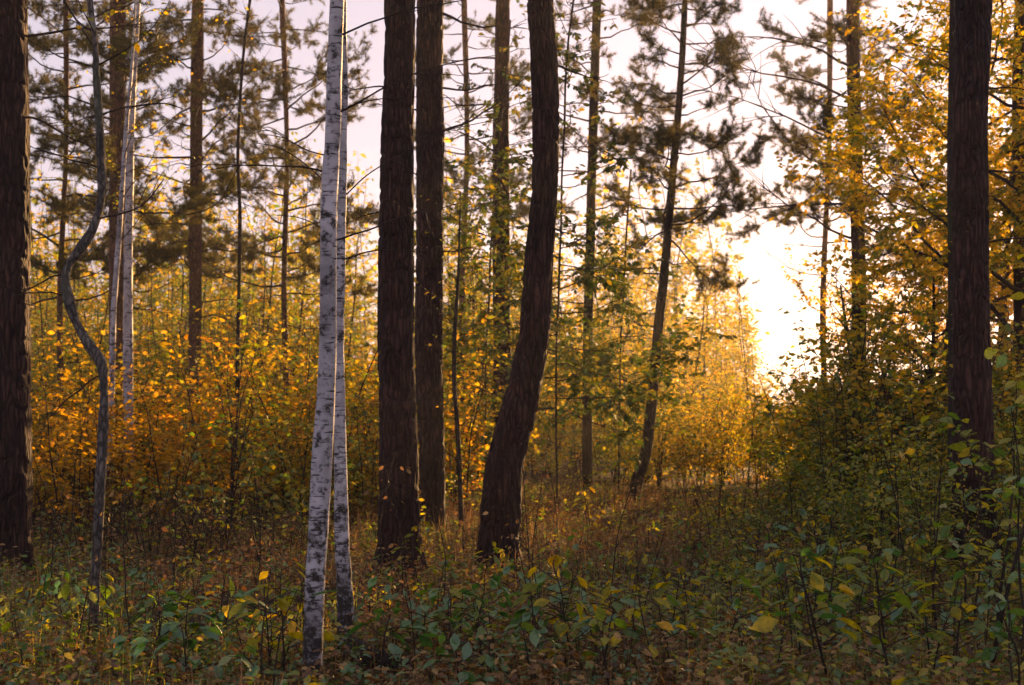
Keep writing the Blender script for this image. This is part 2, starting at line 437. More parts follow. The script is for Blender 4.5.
def needle_pad(rng, tw, P_, D_, p0, d0, L, r, dens=1.0, droop=0.0, needles=True):
    """one pine branch: axis, side boughs with twigs, and the places of its needle tufts"""
    pts = wander(rng, p0, d0, L, 9, .15, droop)
    tube(tw, taper(pts, r, .003), 6, cap=False)
    bare = rng.uniform(.25, .55)
    for k in range(max(3, int(L * 7.5 * dens))):
        s = bare + (1 - bare) * rng.random()
        q, t = at(pts, min(s, .995)); lat = nz(np.cross(t, [0, 0, 1]))
        d = nz(t * rng.uniform(.3, 1.0) + lat * rng.uniform(-1.2, 1.2) + np.array([0, 0, rng.uniform(-.25, .45)]))
        l2 = L * rng.uniform(.12, .36) + .08
        q2 = wander(rng, q, d, l2, 5, .2, .03)
        tube(tw, taper(q2, .004, .002), 4, cap=False)
        for m in range(max(3, int(l2 * 17))):
            qq, t2 = at(q2, rng.uniform(.2, .99)); d3 = nz(t2 + rng.normal(0, .65, 3) + np.array([0, 0, .2])); l3 = rng.uniform(.06, .2)
            q3 = wander(rng, qq, d3, l3, 2, .15, .05); tube(tw, taper(q3, .0025, .0012), 3, cap=False)
            if needles:
                for s2 in np.arange(.2, 1.01, .05 / l3): 
                    pp, tt = at(q3, min(s2, .999)); P_.append(pp); D_.append(tt)

def tufts(rng, P_, D_, k=28, ln=.095, wd=.0062):
    mb = MB()
    if not P_: return mb
    p = np.repeat(np.array(P_), k, 0); d = np.repeat(np.array(D_), k, 0)
    a = nz(d * rng.uniform(.2, 1.1, (len(p), 1)) + rng.normal(0, .55, p.shape))
    nn = rng.normal(0, 1, p.shape)
    sz = ln * rng.uniform(.6, 1.15, len(p))
    leaves(mb, p, a, nn, sz, NEEDLE, wid=wd / ln)
    return mb

# ------------------------------------------------------------------ the setting: ground
def make_ground():
    mb = MB()
    def axis(lo, hi, fine_lo, fine_hi, fs, n_out):
        a = np.arange(fine_lo, fine_hi + 1e-6, fs)
        l = fine_lo - np.geomspace(1, fine_lo - lo, n_out)[::-1]; r = fine_hi + np.geomspace(1, hi - fine_hi, n_out)
        return np.concatenate([l, a, r])
    xs = axis(-700, 700, -14, 14, .16, 16); ys = axis(-80, 900, 1, 34, .16, 16)
    X, Y = np.meshgrid(xs, ys)
    Z = gh(X, Y) + np.where((np.abs(X) < 14.5) & (Y > 0) & (Y < 35), R0.normal(0, .012, X.shape), 0)
    n, k = X.shape
    i = (np.arange(n - 1)[:, None] * k + np.arange(k - 1)[None])
    mb.add(np.stack([X, Y, Z], -1).reshape(-1, 3), np.stack([i, i + 1, i + k + 1, i + k], -1).reshape(-1, 4))
    flat('ground', mb.mesh('ground', M['soil']), 'structure')
make_ground()

# ------------------------------------------------------------------ tree trunks
def bark_disp(rng, nth, per_m, amp, length, low=.0):
    nv = int(length * per_m) + 2
    g1 = np.random.default_rng(rng.integers(1e9)); seeds = [int(x) for x in rng.integers(0, 1e9, 4)]
    def f(u, s, r):
        w = vnoise(np.random.default_rng(seeds[0]), u, s * 3, 5, int(length * 3) + 2) - .5
        a = vnoise(np.random.default_rng(seeds[1]), u + w * .09, s * per_m, nth, nv) - .5
        b = vnoise(np.random.default_rng(seeds[2]), u - w * .06, s * per_m * 2.2, nth * 2, int(nv * 2.2) + 2) - .5
        big = vnoise(np.random.default_rng(seeds[3]), u, s * 1.3, 4, int(length * 1.3) + 2) - .5
        fis = np.clip(np.abs(a) / .17, 0, 1)
        root = r * .32 * np.exp(-s / .22) * 1.25 * np.maximum(0, np.sin(6.283 * (u * 5 + seeds[3] % 97 / 97)) + .6 * np.sin(6.283 * (u * 3 + .3)))
        return -amp * (1 - fis) + amp * .5 * b + r * low * big + root
    return f

def px_line(rows, d, dd=0.0):
    """rows of (pixel x, pixel y, pixel width) from the foot up -> x, y, z, r"""
    out = []
    for i, (x, y, w) in enumerate(rows):
        p = P(x, y, d + dd * i); out.append([*p, w / 2 / F * d])
    return np.array(out)

def extend(line, H, r_top, rng):
    """carry a trunk on from its last point to height H"""
    p, q = line[-2], line[-1]
    d = nz(q[:3] - p[:3]); z = q[2]; out = [r for r in line]
    n = max(2, int((H - z) / 1.5)); st = (H - z) / n
    for i in range(n):
        d = nz(d * .8 + np.array([0, 0, .25]) + np.append(rng.normal(0, .02, 2), 0))
        t = (i + 1) / n
        c = out[-1][:3] + d / d[2] * st
        out.append(np.array([*c, q[3] * (1 - t) + r_top * t]))
    return np.array(out)

def rooted(rows, d, H, r_top, rng, flare=1.35):
    ln = px_line(rows, d)
    g = ground(rows[0][0], d)
    first = ln[0].copy()
    z0 = g[2]
    top = first[2] - z0
    f = []
    if top > .25:
        f = [np.array([g[0], d, z0 - .12, first[3] * flare]), np.array([g[0], d, z0 + .07, first[3] * (1 + (flare - 1) * .6)])]
        ln = np.vstack([f, ln])
    else:
        ln[0][2] = z0 - .12
    ln = extend(ln, H, r_top, rng) if H else ln
    base = np.array([ln[0][0], d, z0])
    return ln, base

def dead_branch(rng, p, az, L, r, rise=-.05, twigs=5):
    mb = MB()
    pts = wander(rng, p, (math.cos(az), math.sin(az), rise), L, 9, .14, .0)
    tube(mb, taper(pts, r, .003), 6)
    for _ in range(twigs):
        q, t = at(pts, rng.uniform(.3, .95))
        q2 = wander(rng, q, nz(t + rng.normal(0, .55, 3)), L * rng.uniform(.15, .4), 5, .15)
        tube(mb, taper(q2, r * .35, .002), 4)
    return mb

def on_trunk(line, z):
    i = int(np.searchsorted(line[:, 2], z)); i = min(max(i, 1), len(line) - 1)
    a, b = line[i - 1], line[i]; t = (z - a[2]) / (b[2] - a[2] + 1e-9)
    return a + (b - a) * min(max(t, 0), 1)

# a shared high crown for the pines that leave the frame
def high_crown(seed, n=34, H=5.5, L0=2.3):
    rng = np.random.default_rng(seed); tw = MB(); P_, D_ = [], []
    for i in range(n):
        z = H * (i + rng.random()) / n; az = i * 2.4 + rng.normal(0, .4)
        L = L0 * (1.05 - z / H * .75) * rng.uniform(.6, 1.1)
        needle_pad(rng, tw, P_, D_, (0, 0, z), (math.cos(az), math.sin(az), rng.uniform(.05, .55)), L, .03 * (1.2 - z / H), .75, .03)
    return tw.mesh('high_limbs', M['pine_red']), tufts(rng, P_, D_, 7, .10, .012).mesh('high_needles', M['needle'])
HIGH = [high_crown(901), high_crown(902)]

def big_tree(name, label, rows, d, H, r_top, seed, mat='pine', seg=84, step=.012, amp=.015, nth=15, per_m=7, flare=1.3,
             stubs=(), crown=True, group=None, low=.12, cat='pine tree'):
    rng = np.random.default_rng(seed)
    ln, base = rooted(rows, d, H, r_top, rng, flare)
    root = thing(name, label, cat, base, group=group)
    vis_z = min(H, P(0, 0, d)[2] + 1.2)
    sp = spline(ln, .04)
    a = sp[sp[:, 2] < vis_z]; b = sp[sp[:, 2] >= vis_z - .05]
    mb = MB()
    aa = spline(a[::3], step) if len(a) > 6 else a
    length = vis_z + 2
    tube(mb, aa, seg, bark_disp(rng, nth, per_m, amp, length * 1.2, low), cap=False)
    if len(b) > 3: tube(mb, b[::6], 16, cap=True)
    part('trunk', mb.mesh(name + '_trunk', M[mat], origin=base), root)
    for (z, az, L, r, nt_) in stubs:
        q = on_trunk(sp, z)
        m = dead_branch(rng, q[:3], az, L, r, rng.uniform(-.12, .2), nt_)
        part('branch', m.mesh('branch', M['twig'], origin=base), root)
    if crown:
        k = HIGH[seed % 2]
        zc = H - 5.2; q = on_trunk(sp, zc)
        off = q[:3] - base
        c1 = part('limbs', k[0], root, off); c2 = part('crown', k[1], root, off)
        for c in (c1, c2): c.rotation_euler = (0, 0, rng.uniform(0, 6.28))
    return root, sp, base, rng

R_, L_ = 0.0, math.pi
# six near trunks, each traced for its own bend and width
big_tree('pine_tree', 'thick dark straight pine trunk cut off by the left border, lit orange along one edge', [(10, 560, 46), (10, 440, 42), (9, 300, 41), (8, 150, 40), (7, 0, 39)], 11.9, 15, .12, 11,
         flare=1.25, stubs=[(3.9, .3, .9, .012, 3), (2.3, -.5, .35, .008, 1), (4.6, .1, 1.3, .014, 4)])
big_tree('pine_tree', 'thick dark straight pine trunk with flared foot right beside the white birches', [(398, 545, 43), (398, 440, 39), (396, 340, 36), (397, 170, 33), (400, 0, 31)], 12.2, 16, .11, 12,
         flare=1.45, stubs=[(4.2, 3.0, .5, .010, 2), (3.1, 2.7, .45, .010, 2)])
big_tree('pine_tree', 'straight reddish dark pine trunk standing just behind the flared one', [(432, 520, 29), (432, 450, 27), (429, 340, 28), (430, 170, 28), (430, 0, 28)], 16.3, 17, .11, 13,
         flare=1.2, stubs=[(4.6, -.4, 1.3, .018, 6), (5.2, .3, 1.0, .016, 5), (4.9, 2.8, .8, .014, 4), (3.2, -.2, .7, .012, 3), (6.1, .1, 1.2, .02, 5)])
big_tree('pine_tree', 'dark pine trunk with a strong bow bending to upright above a leaning foot', [(499, 545, 42), (501, 510, 40), (504, 470, 38), (514, 430, 38), (525, 385, 35), (534, 330, 32), (539, 260, 30), (544, 190, 27), (545, 100, 28), (540, 0, 27), (536, -60, 26)], 12.6, 15, .09, 14,
         flare=1.25, stubs=[(4.55, -.1, .55, .016, 2), (3.05, -.2, .3, .012, 1), (2.2, .1, .25, .012, 0), (3.6, .2, .2, .012, 0)])
big_tree('pine_tree', 'dark thick pine trunk on the right rising out of the leafy thicket', [(975, 520, 44), (974, 450, 40), (971, 300, 36), (970, 150, 35), (974, 0, 35)], 11.0, 15, .11, 15,
         flare=1.25, stubs=[(3.3, 0.1, .8, .012, 4), (3.9, .5, .7, .012, 4), (2.7, .0, .7, .012, 3), (2.9, 3.4, .5, .01, 3)])
big_tree('pine_tree', 'dark ivy-clad pine trunk standing behind the bowed trunk', [(502, 490, 20), (502, 340, 18), (501, 170, 17), (503, 0, 15)], 23.0, 15, .08, 16, seg=40, step=.03, amp=.008, nth=11,
         stubs=[(6.4, 3.2, 1.3, .02, 6), (5.6, 3.0, 1.2, .02, 6), (4.8, 2.9, 1.0, .018, 5), (7.2, 3.4, 1.3, .02, 5)])

# birches
def birch(label, rows, d, H, r_top, seed, seg=32, twigs=(), group='white birches', name='birch_tree', crown=None):
    rng = np.random.default_rng(seed)
    ln, base = rooted([(x, y, w * .94) for x, y, w in rows], d, H, r_top, rng, 1.3)
    root = thing(name, label, 'birch', base, group=group)
    sp = spline(ln, .05)
    mb = MB(); tube(mb, sp, seg, bark_disp(rng, 5, 5, .0035, H * 1.4, .13))
    part('trunk', mb.mesh('birch_trunk', M['birch'], origin=base), root)
    for (z, az, L, rise) in twigs:
        q = on_trunk(sp, z); b = MB()
        pts = wander(rng, q[:3], (math.cos(az), math.sin(az), rise), L, 10, .08, -.03)
        tube(b, taper(pts, .006, .002), 5)
        for _ in range(3):
            q2, t2 = at(pts, rng.uniform(.3, .9)); tube(b, taper(wander(rng, q2, nz(t2 + rng.normal(0, .5, 3)), L * .3, 5, .1, -.04), .003, .0015), 4)
        part('branch', b.mesh('branch', M['twig'], origin=base), root)
    # light crown above
    P0 = on_trunk(sp, H * .5)
    tw = MB(); si = Sites()
    for j in range(30):
        z = H * (.52 + .47 * j / 30); q = on_trunk(sp, z); az = j * 2.4
        leafy_twig(rng, None, tw, si, .008, 1.3 * (1.2 - j / 30), (math.cos(az), math.sin(az), .7), q[:3], .05, .05, -.02)
    part('limbs', tw.mesh('limbs', M['twig'], origin=base), root)
    lf = MB(); si.build(lf); part('crown', lf.mesh('crown', M['yellow'], origin=base), root)
    return root
birch('nearest white birch trunk, the thicker one with a black scarred foot', [(312, 670, 21), (314, 600, 21), (318, 540, 21), (321, 480, 22), (323.5, 440, 22), (327, 380, 20), (328, 340, 19), (328, 270, 18), (329, 200, 18.5), (333, 130, 17), (335, 60, 17), (337, 0, 16)],
      7.1, 10, .025, 21, twigs=[(2.9, .1, .9, .7), (2.25, .2, .7, .5), (2.6, 2.9, .8, .4), (3.3, -.2, .9, .3)])
slim = birch('slimmer white birch trunk close behind the thicker one', [(346, 630, 18), (345, 600, 17), (342, 540, 16), (340, 440, 13), (339, 342, 11), (341, 260, 9.5), (343.5, 130, 8), (344, 40, 7)],
      8.4, 8, .012, 22, seg=24, twigs=[(2.3, .3, .6, .4), (2.9, 3.0, .6, .5)])
for rows in ([(345, 196), (366, 176), (391, 160), (417, 146), (443, 132), (480, 123), (515, 117)], [(391, 160), (410, 170), (428, 186), (443, 208)], [(343, 108), (372, 100), (410, 97), (455, 98)],
             [(341, 262), (322, 230), (300, 218), (276, 215)], [(342, 200), (310, 168), (280, 148), (256, 143)]):
    p = np.array([[*P(x, y, 8.4 + k * .07), .0045 * (1 - .6 * k / len(rows))] for k, (x, y) in enumerate(rows)])
    m = MB(); tube(m, spline(p, .03), 5); part('branch', m.mesh('branch', M['twig'], origin=np.array(slim.location)), slim)
birch('far birch trunk upright beside the brown pine, its lower half lit', [(128, 470, 12), (128, 300, 10), (129, 220, 9), (131, 130, 8), (136, 30, 7), (138, 0, 6)], 19.0, 12, .03, 23, seg=16)
birch('far slender birch stem slanting across the foot of the lit birch', [(110, 470, 8), (113, 330, 6.5), (118, 250, 6), (124, 160, 5), (127, 120, 4.5)], 18.6, 7, .01, 24, seg=12)

def crooked():
    rng = np.random.default_rng(31); d = 8.1
    rows = [(93, 640, 11), (95, 600, 11), (98, 540, 11), (101, 480, 11), (104, 420, 11), (104, 385, 11.5), (101, 362, 12), (89, 345, 12.5), (76, 322, 12), (68, 298, 12), (65, 280, 12), (69, 264, 11.5), (82, 246, 11.5), (93, 228, 11), (100, 205, 10.5), (102, 180, 10), (100, 130, 9), (97, 80, 8.5), (95, 40, 8), (90, 0, 7.5), (86, -50, 6.5)]
    rows = [(x, y, w * (.86 + .16 * math.sin(y * .11))) for x, y, w in rows]
    ln, base = rooted(rows, d, 4.8, .008, rng, 1.15)
    root = thing('crooked_sapling', 'thin grey lichened sapling with a sharp double crook in its stem', 'tree', base)
    mb = MB(); sp = spline(ln, .02); tube(mb, sp, 20, bark_disp(rng, 5, 9, .003, 8, .42))
    part('trunk', mb.mesh('crooked_trunk', M['lichen'], origin=base), root)
    for (z, az, L, rise) in [(2.18, 3.3, .35, .1), (3.1, .4, .5, .6), (1.6, 3.0, .4, -.1), (3.6, 2.8, .7, .3), (1.2, 2.6, .45, .9), (2.5, .1, .5, .4), (2.05, 3.0, .3, .5), (.7, .3, .3, .6), (2.8, 2.7, .5, .2), (3.9, .2, .6, .4)]:
        q = on_trunk(sp, z); m = dead_branch(rng, q[:3], az, L, .006, rise, 3); part('branch', m.mesh('branch', M['twig'], origin=base), root)
    tw = MB(); si = Sites()
    for j in range(14):
        q = on_trunk(sp, 3.4 + 1.3 * j / 14); az = j * 2.4; leafy_twig(rng, None, tw, si, .005, .7, (math.cos(az), math.sin(az), .5), q[:3], .06, .07)
    part('limbs', tw.mesh('limbs', M['twig'], origin=base), root)
    lf = MB(); si.build(lf); part('crown', lf.mesh('crown', M['yellow'], origin=base), root)
crooked()

# pines further back whose needles show: every branch is a part
def crown_pine(label, rows, d, H, r_top, seed, z0, z1, nb, L0, mat='pine_red', dead=(0, 0, 0), dens=1.0, name='pine_tree', seg=28, boughs=()):
    rng = np.random.default_rng(seed)
    ln, base = rooted(rows, d, H, r_top, rng, 1.2)
    root = thing(name, label, 'pine tree', base)
    sp = spline(ln, .06)
    mb = MB(); tube(mb, sp, seg, bark_disp(rng, 9, 7, .006, H * 1.4, .12))
    part('trunk', mb.mesh('pine_trunk', M[mat], origin=base), root)
    for j in range(dead[0]):
        z = dead[1] + (dead[2] - dead[1]) * (j + rng.random()) / dead[0]
        q = on_trunk(sp, z); az = rng.uniform(0, 6.28)
        m = dead_branch(rng, q[:3], az, rng.uniform(.5, 1.6), .016, rng.uniform(-.2, .25), 6)
        part('branch', m.mesh('branch', M['twig'], origin=base), root)
    for (z, az, L, rise) in boughs:
        q = on_trunk(sp, z); m = dead_branch(rng, q[:3], az, L, .026, rise, 9)
        part('branch', m.mesh('branch', M['twig'], origin=base), root)
    P_, D_ = [], []
    nb = int(nb * 1.5)
    for j in range(nb):
        z = z0 + (z1 - z0) * (j + rng.random()) / nb
        q = on_trunk(sp, z); az = j * 2.4 + rng.normal(0, .35)
        L = L0 * (1.08 - .65 * (z - z0) / (H - z0 + .1)) * rng.uniform(.55, 1.15)
        tw = MB()
        needle_pad(rng, tw, P_, D_, q[:3], (math.cos(az), math.sin(az), rng.uniform(-.12, .3)), L, .010 + L * .006, dens, .012)
        part('branch', tw.mesh('branch', M['twig'], origin=base), root)
    nb = int(nb); nb2 = max(0, int((H - z1) * 2.2)); tw = MB()
    for j in range(nb2):
        z = z1 + (H - z1) * (j + rng.random()) / nb2; q = on_trunk(sp, z); az = j * 2.4
        L = L0 * (1.08 - .65 * (z - z0) / (H - z0 + .1)) * rng.uniform(.6, 1.1)
        needle_pad(rng, tw, P_, D_, q[:3], (math.cos(az), math.sin(az), .3), L, .015, .7, .02)
    if nb2: part('limbs', tw.mesh('limbs', M['twig'], origin=base), root)
    part('crown', tufts(rng, P_, D_).mesh('crown', M['needle'], origin=base), root)
    return root

crown_pine('leaning slender pine with needle clumps against the bright sky', [(632, 495, 12), (637, 480, 12), (645, 455, 12), (652, 400, 11), (657, 340, 10), (663, 285, 9.5), (668, 230, 9), (674, 160, 8), (680, 90, 7), (685, 0, 6)], 21.2, 9.4, .02, 41, 3.9, 8, 26, 1.3, 'dark', (5, 2.5, 3.8), 1.25)
crown_pine('tall bare pine trunk by the sky gap with long dead boughs', [(858, 470, 16), (859, 300, 14.5), (857, 200, 14), (854, 100, 13.5), (853, 0, 13)], 24.0, 12.5, .06, 42, 3.9, 10.5, 20, 1.7, 'pine', (6, 4.0, 8.0), .9, boughs=((4.3, 3.2, 2.4, .3), (4.9, 3.0, 2.9, .28), (5.4, 3.3, 2.7, .3), (6.0, 2.9, 2.9, .38), (6.7, 3.2, 3.0, .45), (7.3, 3.05, 2.8, .5), (5.1, .3, 1.8, .2), (6.3, -.2, 1.8, .35)))
crown_pine('slim brown pine with dead boughs left of the birches', [(195, 470, 14), (195, 340, 13), (196, 170, 13), (198, 0, 12)], 24.5, 12.0, .05, 43, 5.0, 10, 18, 2.0, 'pine_red', (18, 2.6, 6.5), .8)
crown_pine('brown pine directly behind the two slender lit birches', [(118, 470, 17), (117, 340, 16), (117, 170, 16), (118, 0, 16)], 22.5, 13.0, .06, 44, 4.6, 10, 20, 2.1, 'pine_red', (14, 2.8, 6.0), .9)
crown_pine('thin dark upright pine between the bowed trunk and the leaning pine', [(587, 480, 10.5), (588, 340, 10), (592, 170, 9.5), (597, 0, 9)], 24.0, 11, .03, 45, 5.6, 9, 14, 1.3, 'dark', (8, 3.0, 6.0), .8)
crown_pine('bushy pine with tiered boughs behind the left border trunk', [(62, 460, 7), (60, 300, 6), (66, 150, 5), (66, 0, 6)], 25.0, 10.0, .02, 46, 3.2, 9, 26, 2.2, 'pine_red', (3, 1.5, 3.0), 1.0)
crown_pine('bushy pine with sparse brownish needles seen past the nearest birch', [(290, 460, 6.5), (284, 300, 6), (287, 150, 5), (282, 0, 6)], 27.0, 10.5, .02, 47, 3.6, 9.5, 26, 2.3, 'pine_red', (5, 2.0, 3.6), .95)
crown_pine('dim pine filling the gap between straight and ivy-clad trunks', [(466, 455, 6.5), (462, 300, 6), (467, 150, 5), (464, 0, 6)], 27.0, 10.0, .02, 48, 4.2, 9.5, 20, 1.7, 'pine_red', (6, 2.0, 4.2), .9)
crown_pine('dark pine with drooping needle boughs beside the sky gap', [(826, 440, 6.5), (823, 300, 6), (829, 150, 5), (830, 0, 6)], 30.0, 11.0, .02, 49, 4.8, 9.5, 18, 1.9, 'pine_red', (4, 3.0, 5.0), 1.0)

# thin bare poles
def pole(label, rows, d, H, seed, mat='dark', group=None):
    rng = np.random.default_rng(seed); ln, base = rooted(rows, d, H, .006, rng, 1.1)
    root = thing('young_tree', label, 'tree', base, group=group)
    sp = spline(ln, .08); mb = MB(); tube(mb, sp, 10, bark_disp(rng, 4, 5, .002, H * 1.5, .1)); part('trunk', mb.mesh('pole_trunk', M[mat], origin=base), root)
    si = Sites(); tw = MB()
    for j in range(int(H * 4)):
        z = 1.2 + (H - 1.3) * j / (H * 4); q = on_trunk(sp, z); az = rng.uniform(0, 6.28)
        leafy_twig(rng, None, tw, si, .005, rng.uniform(.3, 1.0), (math.cos(az), math.sin(az), .6), q[:3], .065, .08, keep=.55)
    part('branch', tw.mesh('branch', M['twig'], origin=base), root)
    lf = MB(); si.build(lf); part('crown', lf.mesh('crown', M['yellow'], origin=base), root)
pole('hair-thin wavy young tree between slim pine and nearest birch', [(236, 455, 4.5), (238, 340, 4), (240, 220, 4), (238, 150, 3.5), (243, 60, 3), (250, 0, 3)], 19, 7.5, 51)
pole('thin dark young stem just right of the straight reddish pine', [(462, 520, 5), (458, 440, 5), (454, 380, 4.5), (455, 330, 4), (458, 280, 3)], 16, 3.9, 52)
pole('dark stem hugging the thick right pine trunk', [(953, 480, 11), (953, 300, 10), (952, 150, 10), (955, 0, 10)], 14, 8, 53)
pole('dim trunk seen at the right border among golden leaves', [(1021, 470, 14), (1020, 250, 13), (1018, 100, 12), (1020, 0, 11)], 19, 10, 54, 'pine')

# ------------------------------------------------------------------ golden broadleaf trees on the right
def gold_tree(label, px, d, h, seed, leafmat, crown0=.22, nl=34, size=.09, keep=.85, blen=.32, r0=.09, gap=.028, rise=(.1, .8)):
    tp, limbs, lf = broad_tree(seed, h, r0, crown0, size, gap, keep, nl, blen, rise=rise)
    b = ground(px, d)
    root = thing('broadleaf_tree', label, 'tree', b, group='broadleaf trees in autumn colour')
    mb = MB(); tube(mb, spline(taper(tp, r0, .015), .15), 14, bark_disp(np.random.default_rng(seed), 6, 4, .004, h * 1.3, .1)); part('trunk', mb.mesh('broad_trunk', M['dark']), root)
    for l in limbs: part('branch', l.mesh('branch', M['twig']), root)
    part('crown', lf.mesh('broad_crown', M[leafmat]), root)
gold_tree('golden tree with fine twigs filling the sky left of the thick right trunk', 950, 20, 9.5, 61, 'lemon', .28)
gold_tree('deep gold tree filling the upper right border', 1040, 17, 9.0, 62, 'yellow')
gold_tree('yellow-green tree behind the golden ones, lower crown', 1000, 26, 10, 63, 'lemon', .15)
gold_tree('small green-gold rounded tree at the edge of the sky gap', 858, 20, 3.3, 64, 'olive', .06, 36, .09, .9, .40, .05, .045)
gold_tree('rounded olive tree under the golden crown beside the thick right trunk', 918, 17.5, 3.3, 68, 'olive', .06, 36, .085, .9, .40, .05, .045)
gold_tree('leafy yellowing tree behind the dead-boughed pine', 1015, 32, 11, 65, 'lemon', .2, 30)
# thin broadleaves with level leafy sprays among the middle trunks
gold_tree('thin green-leaved tree with level sprays behind the bowed pine', 556, 18.5, 7.0, 66, 'spray', .2, 46, .095, .95, .25, .014, .03, (-.1, .2))
gold_tree('thin green-leaved tree climbing beside the ivy-clad trunk', 488, 21.5, 7.6, 67, 'spray', .2, 46, .10, .95, .2, .016, .03, (-.1, .25))
gold_tree('thin green-leaved tree with level sprays left of the leaning pine', 618, 22.5, 5.4, 69, 'spray', .3, 28, .095, .9, .25, .014, .035, (-.1, .15))

# ------------------------------------------------------------------ thicket of saplings and bushes
def proto(n, mat, seed, **k):
    out = []
    for i in range(n):
        a, b = sapling(seed + i, **k)
        out.append((a.mesh('stems', M['twig']), b.mesh('foliage', M[mat])))
    return out
PR = {
 'gold': proto(4, 'gold', 100, h=2.6, stems=4, spread=.9, size=.10, gap=.06, keep=.8, start=.06),
 'yellow': proto(4, 'yellow', 120, h=2.8, stems=3, spread=.9, size=.10, gap=.065, keep=.8, start=.08),
 'olive': proto(4, 'olive', 140, h=2.5, stems=4, spread=.9, size=.085, gap=.055, keep=.85, start=.08),
 'lowolive': proto(3, 'olive', 160, h=.75, stems=4, spread=.6, size=.06, gap=.06, keep=.8, blen=.5, lean=.3),
 'lowbrown': proto(3, 'brown', 170, h=.6, stems=5, spread=.6, size=.045, gap=.06, keep=.6, blen=.45, lean=.25),
 'tallol': proto(4, 'olive', 190, h=7.5, stems=1, spread=.1, size=.12, gap=.075, keep=.6, lean=.05, blen=.2, start=.12),
 'tallyel': proto(4, 'yellow', 180, h=6.5, stems=1, spread=.1, size=.12, gap=.075, keep=.7, lean=.05, blen=.2, start=.12),
}
MARKS = [(10, 'the left border pine'), (100, 'the crooked sapling'), (124, 'the lit far birches'), (196, 'the slim brown pine'), (322, 'the white birches'), (400, 'the flared pine'),
         (431, 'the reddish pine'), (502, 'the bowed pine'), (588, 'the thin upright pine'), (645, 'the leaning pine'), (858, 'the dead-boughed pine'), (972, 'the thick right pine')]
COLN = {'gold': 'orange-gold', 'yellow': 'yellow', 'olive': 'olive green', 'lowolive': 'low green', 'lowbrown': 'low withered brown', 'tallyel': 'tall thin yellow', 'tallol': 'tall thin olive'}
KIND = {'gold': ('hazel_bush', 'bush'), 'yellow': ('sapling_clump', 'bush'), 'olive': ('leafy_bush', 'bush'), 'lowolive': ('low_shrub', 'shrub'), 'lowbrown': ('dry_shrub', 'shrub'), 'tallyel': ('young_birch', 'tree'), 'tallol': ('young_aspen', 'tree')}

def where(px):
    l = [n for x, n in MARKS if x <= px]; r = [n for x, n in MARKS if x > px]
    if not l: return 'outside ' + r[0]
    if not r: return 'past ' + l[-1]
    return f'between {l[-1]} and {r[0]}'

def scatter(key, n, px, d, sc, seed):
    rng = np.random.default_rng(seed); pr = PR[key]; name, cat = KIND[key]
    for i in range(n):
        dd = math.sqrt(rng.uniform(d[0] ** 2, d[1] ** 2)); x = px[0] + (px[1] - px[0]) * (i + rng.random()) / n
        g = ground(x, dd)
        if any(abs(x - q) < 26 * 12 / dd and abs(dd - q2) < .7 for q, q2 in ((10, 11.9), (398, 12.2), (500, 12.6), (974, 11))): dd += 1.5; g = ground(x, dd)
        dep = 'near' if dd < 14 else 'mid-distance' if dd < 24 else 'far'
        w = where(x)
        root = thing(name, f'{COLN[key]} {cat}, {dep} row, {w}', cat, g, rng.uniform(0, 6.28), f'{COLN[key]} {cat} {dep} {w}', rng.uniform(*sc))
        a, b = pr[rng.integers(len(pr))]
        part('stem', a, root); part('foliage', b, root)

scatter('gold', 17, (28, 320), (15, 23), (.75, 1.1), 1)
scatter('yellow', 18, (28, 385), (16, 24), (.7, 1.25), 2)
scatter('olive', 10, (28, 385), (15, 26), (.7, 1.2), 21)
scatter('yellow', 14, (28, 385), (24, 30), (.9, 1.4), 22)
scatter('lowolive', 16, (28, 330), (12, 16), (.6, 1.3), 23)
scatter('lowbrown', 14, (28, 330), (12, 16), (.8, 1.4), 24)
scatter('gold', 10, (330, 480), (18, 26), (.7, 1.0), 3)
scatter('yellow', 9, (405, 490), (19, 28), (.8, 1.3), 4)
scatter('yellow', 16, (490, 690), (26.5, 36), (.8, 1.3), 44)
scatter('olive', 4, (420, 490), (18, 24), (.7, 1.0), 5)
scatter('olive', 7, (500, 650), (26, 32), (.7, 1.1), 55)
scatter('yellow', 20, (640, 835), (24, 26.8), (.65, 1.0), 6)
scatter('yellow', 14, (640, 825), (40, 50), (.8, 1.2), 67)
scatter('olive', 15, (835, 1060), (10.5, 15), (.5, .8), 7)
scatter('olive', 20, (800, 1060), (15, 21), (.7, 1.1), 77)
scatter('olive', 16, (812, 1010), (16.5, 20), (1.0, 1.3), 78)
scatter('yellow', 16, (840, 1060), (13, 22), (.8, 1.25), 8)
scatter('lowolive', 30, (700, 1040), (9.5, 17), (.6, 1.1), 9)
scatter('lowolive', 16, (560, 800), (16, 24), (.4, .8), 99)
scatter('lowbrown', 40, (-20, 1040), (10.5, 21), (.5, 1.0), 10)
scatter('lowolive', 22, (0, 560), (13, 19), (.6, 1.1), 11)
scatter('olive', 12, (1080, 1300), (10, 20), (.7, 1.2), 81)
scatter('yellow', 12, (-240, 10), (13, 24), (.8, 1.2), 82)
scatter('gold', 8, (-240, 0), (13, 22), (.8, 1.1), 83)
scatter('tallyel', 48, (20, 340), (28, 50), (.75, 1.15), 12)
scatter('tallyel', 34, (400, 610), (28, 48), (.65, 1.0), 13)
scatter('tallyel', 30, (590, 760), (36, 60), (.75, 1.15), 14)

scatter('tallol', 34, (20, 345), (28, 46), (.75, 1.15), 15)
scatter('tallol', 14, (405, 520), (28, 46), (.7, 1.1), 16)

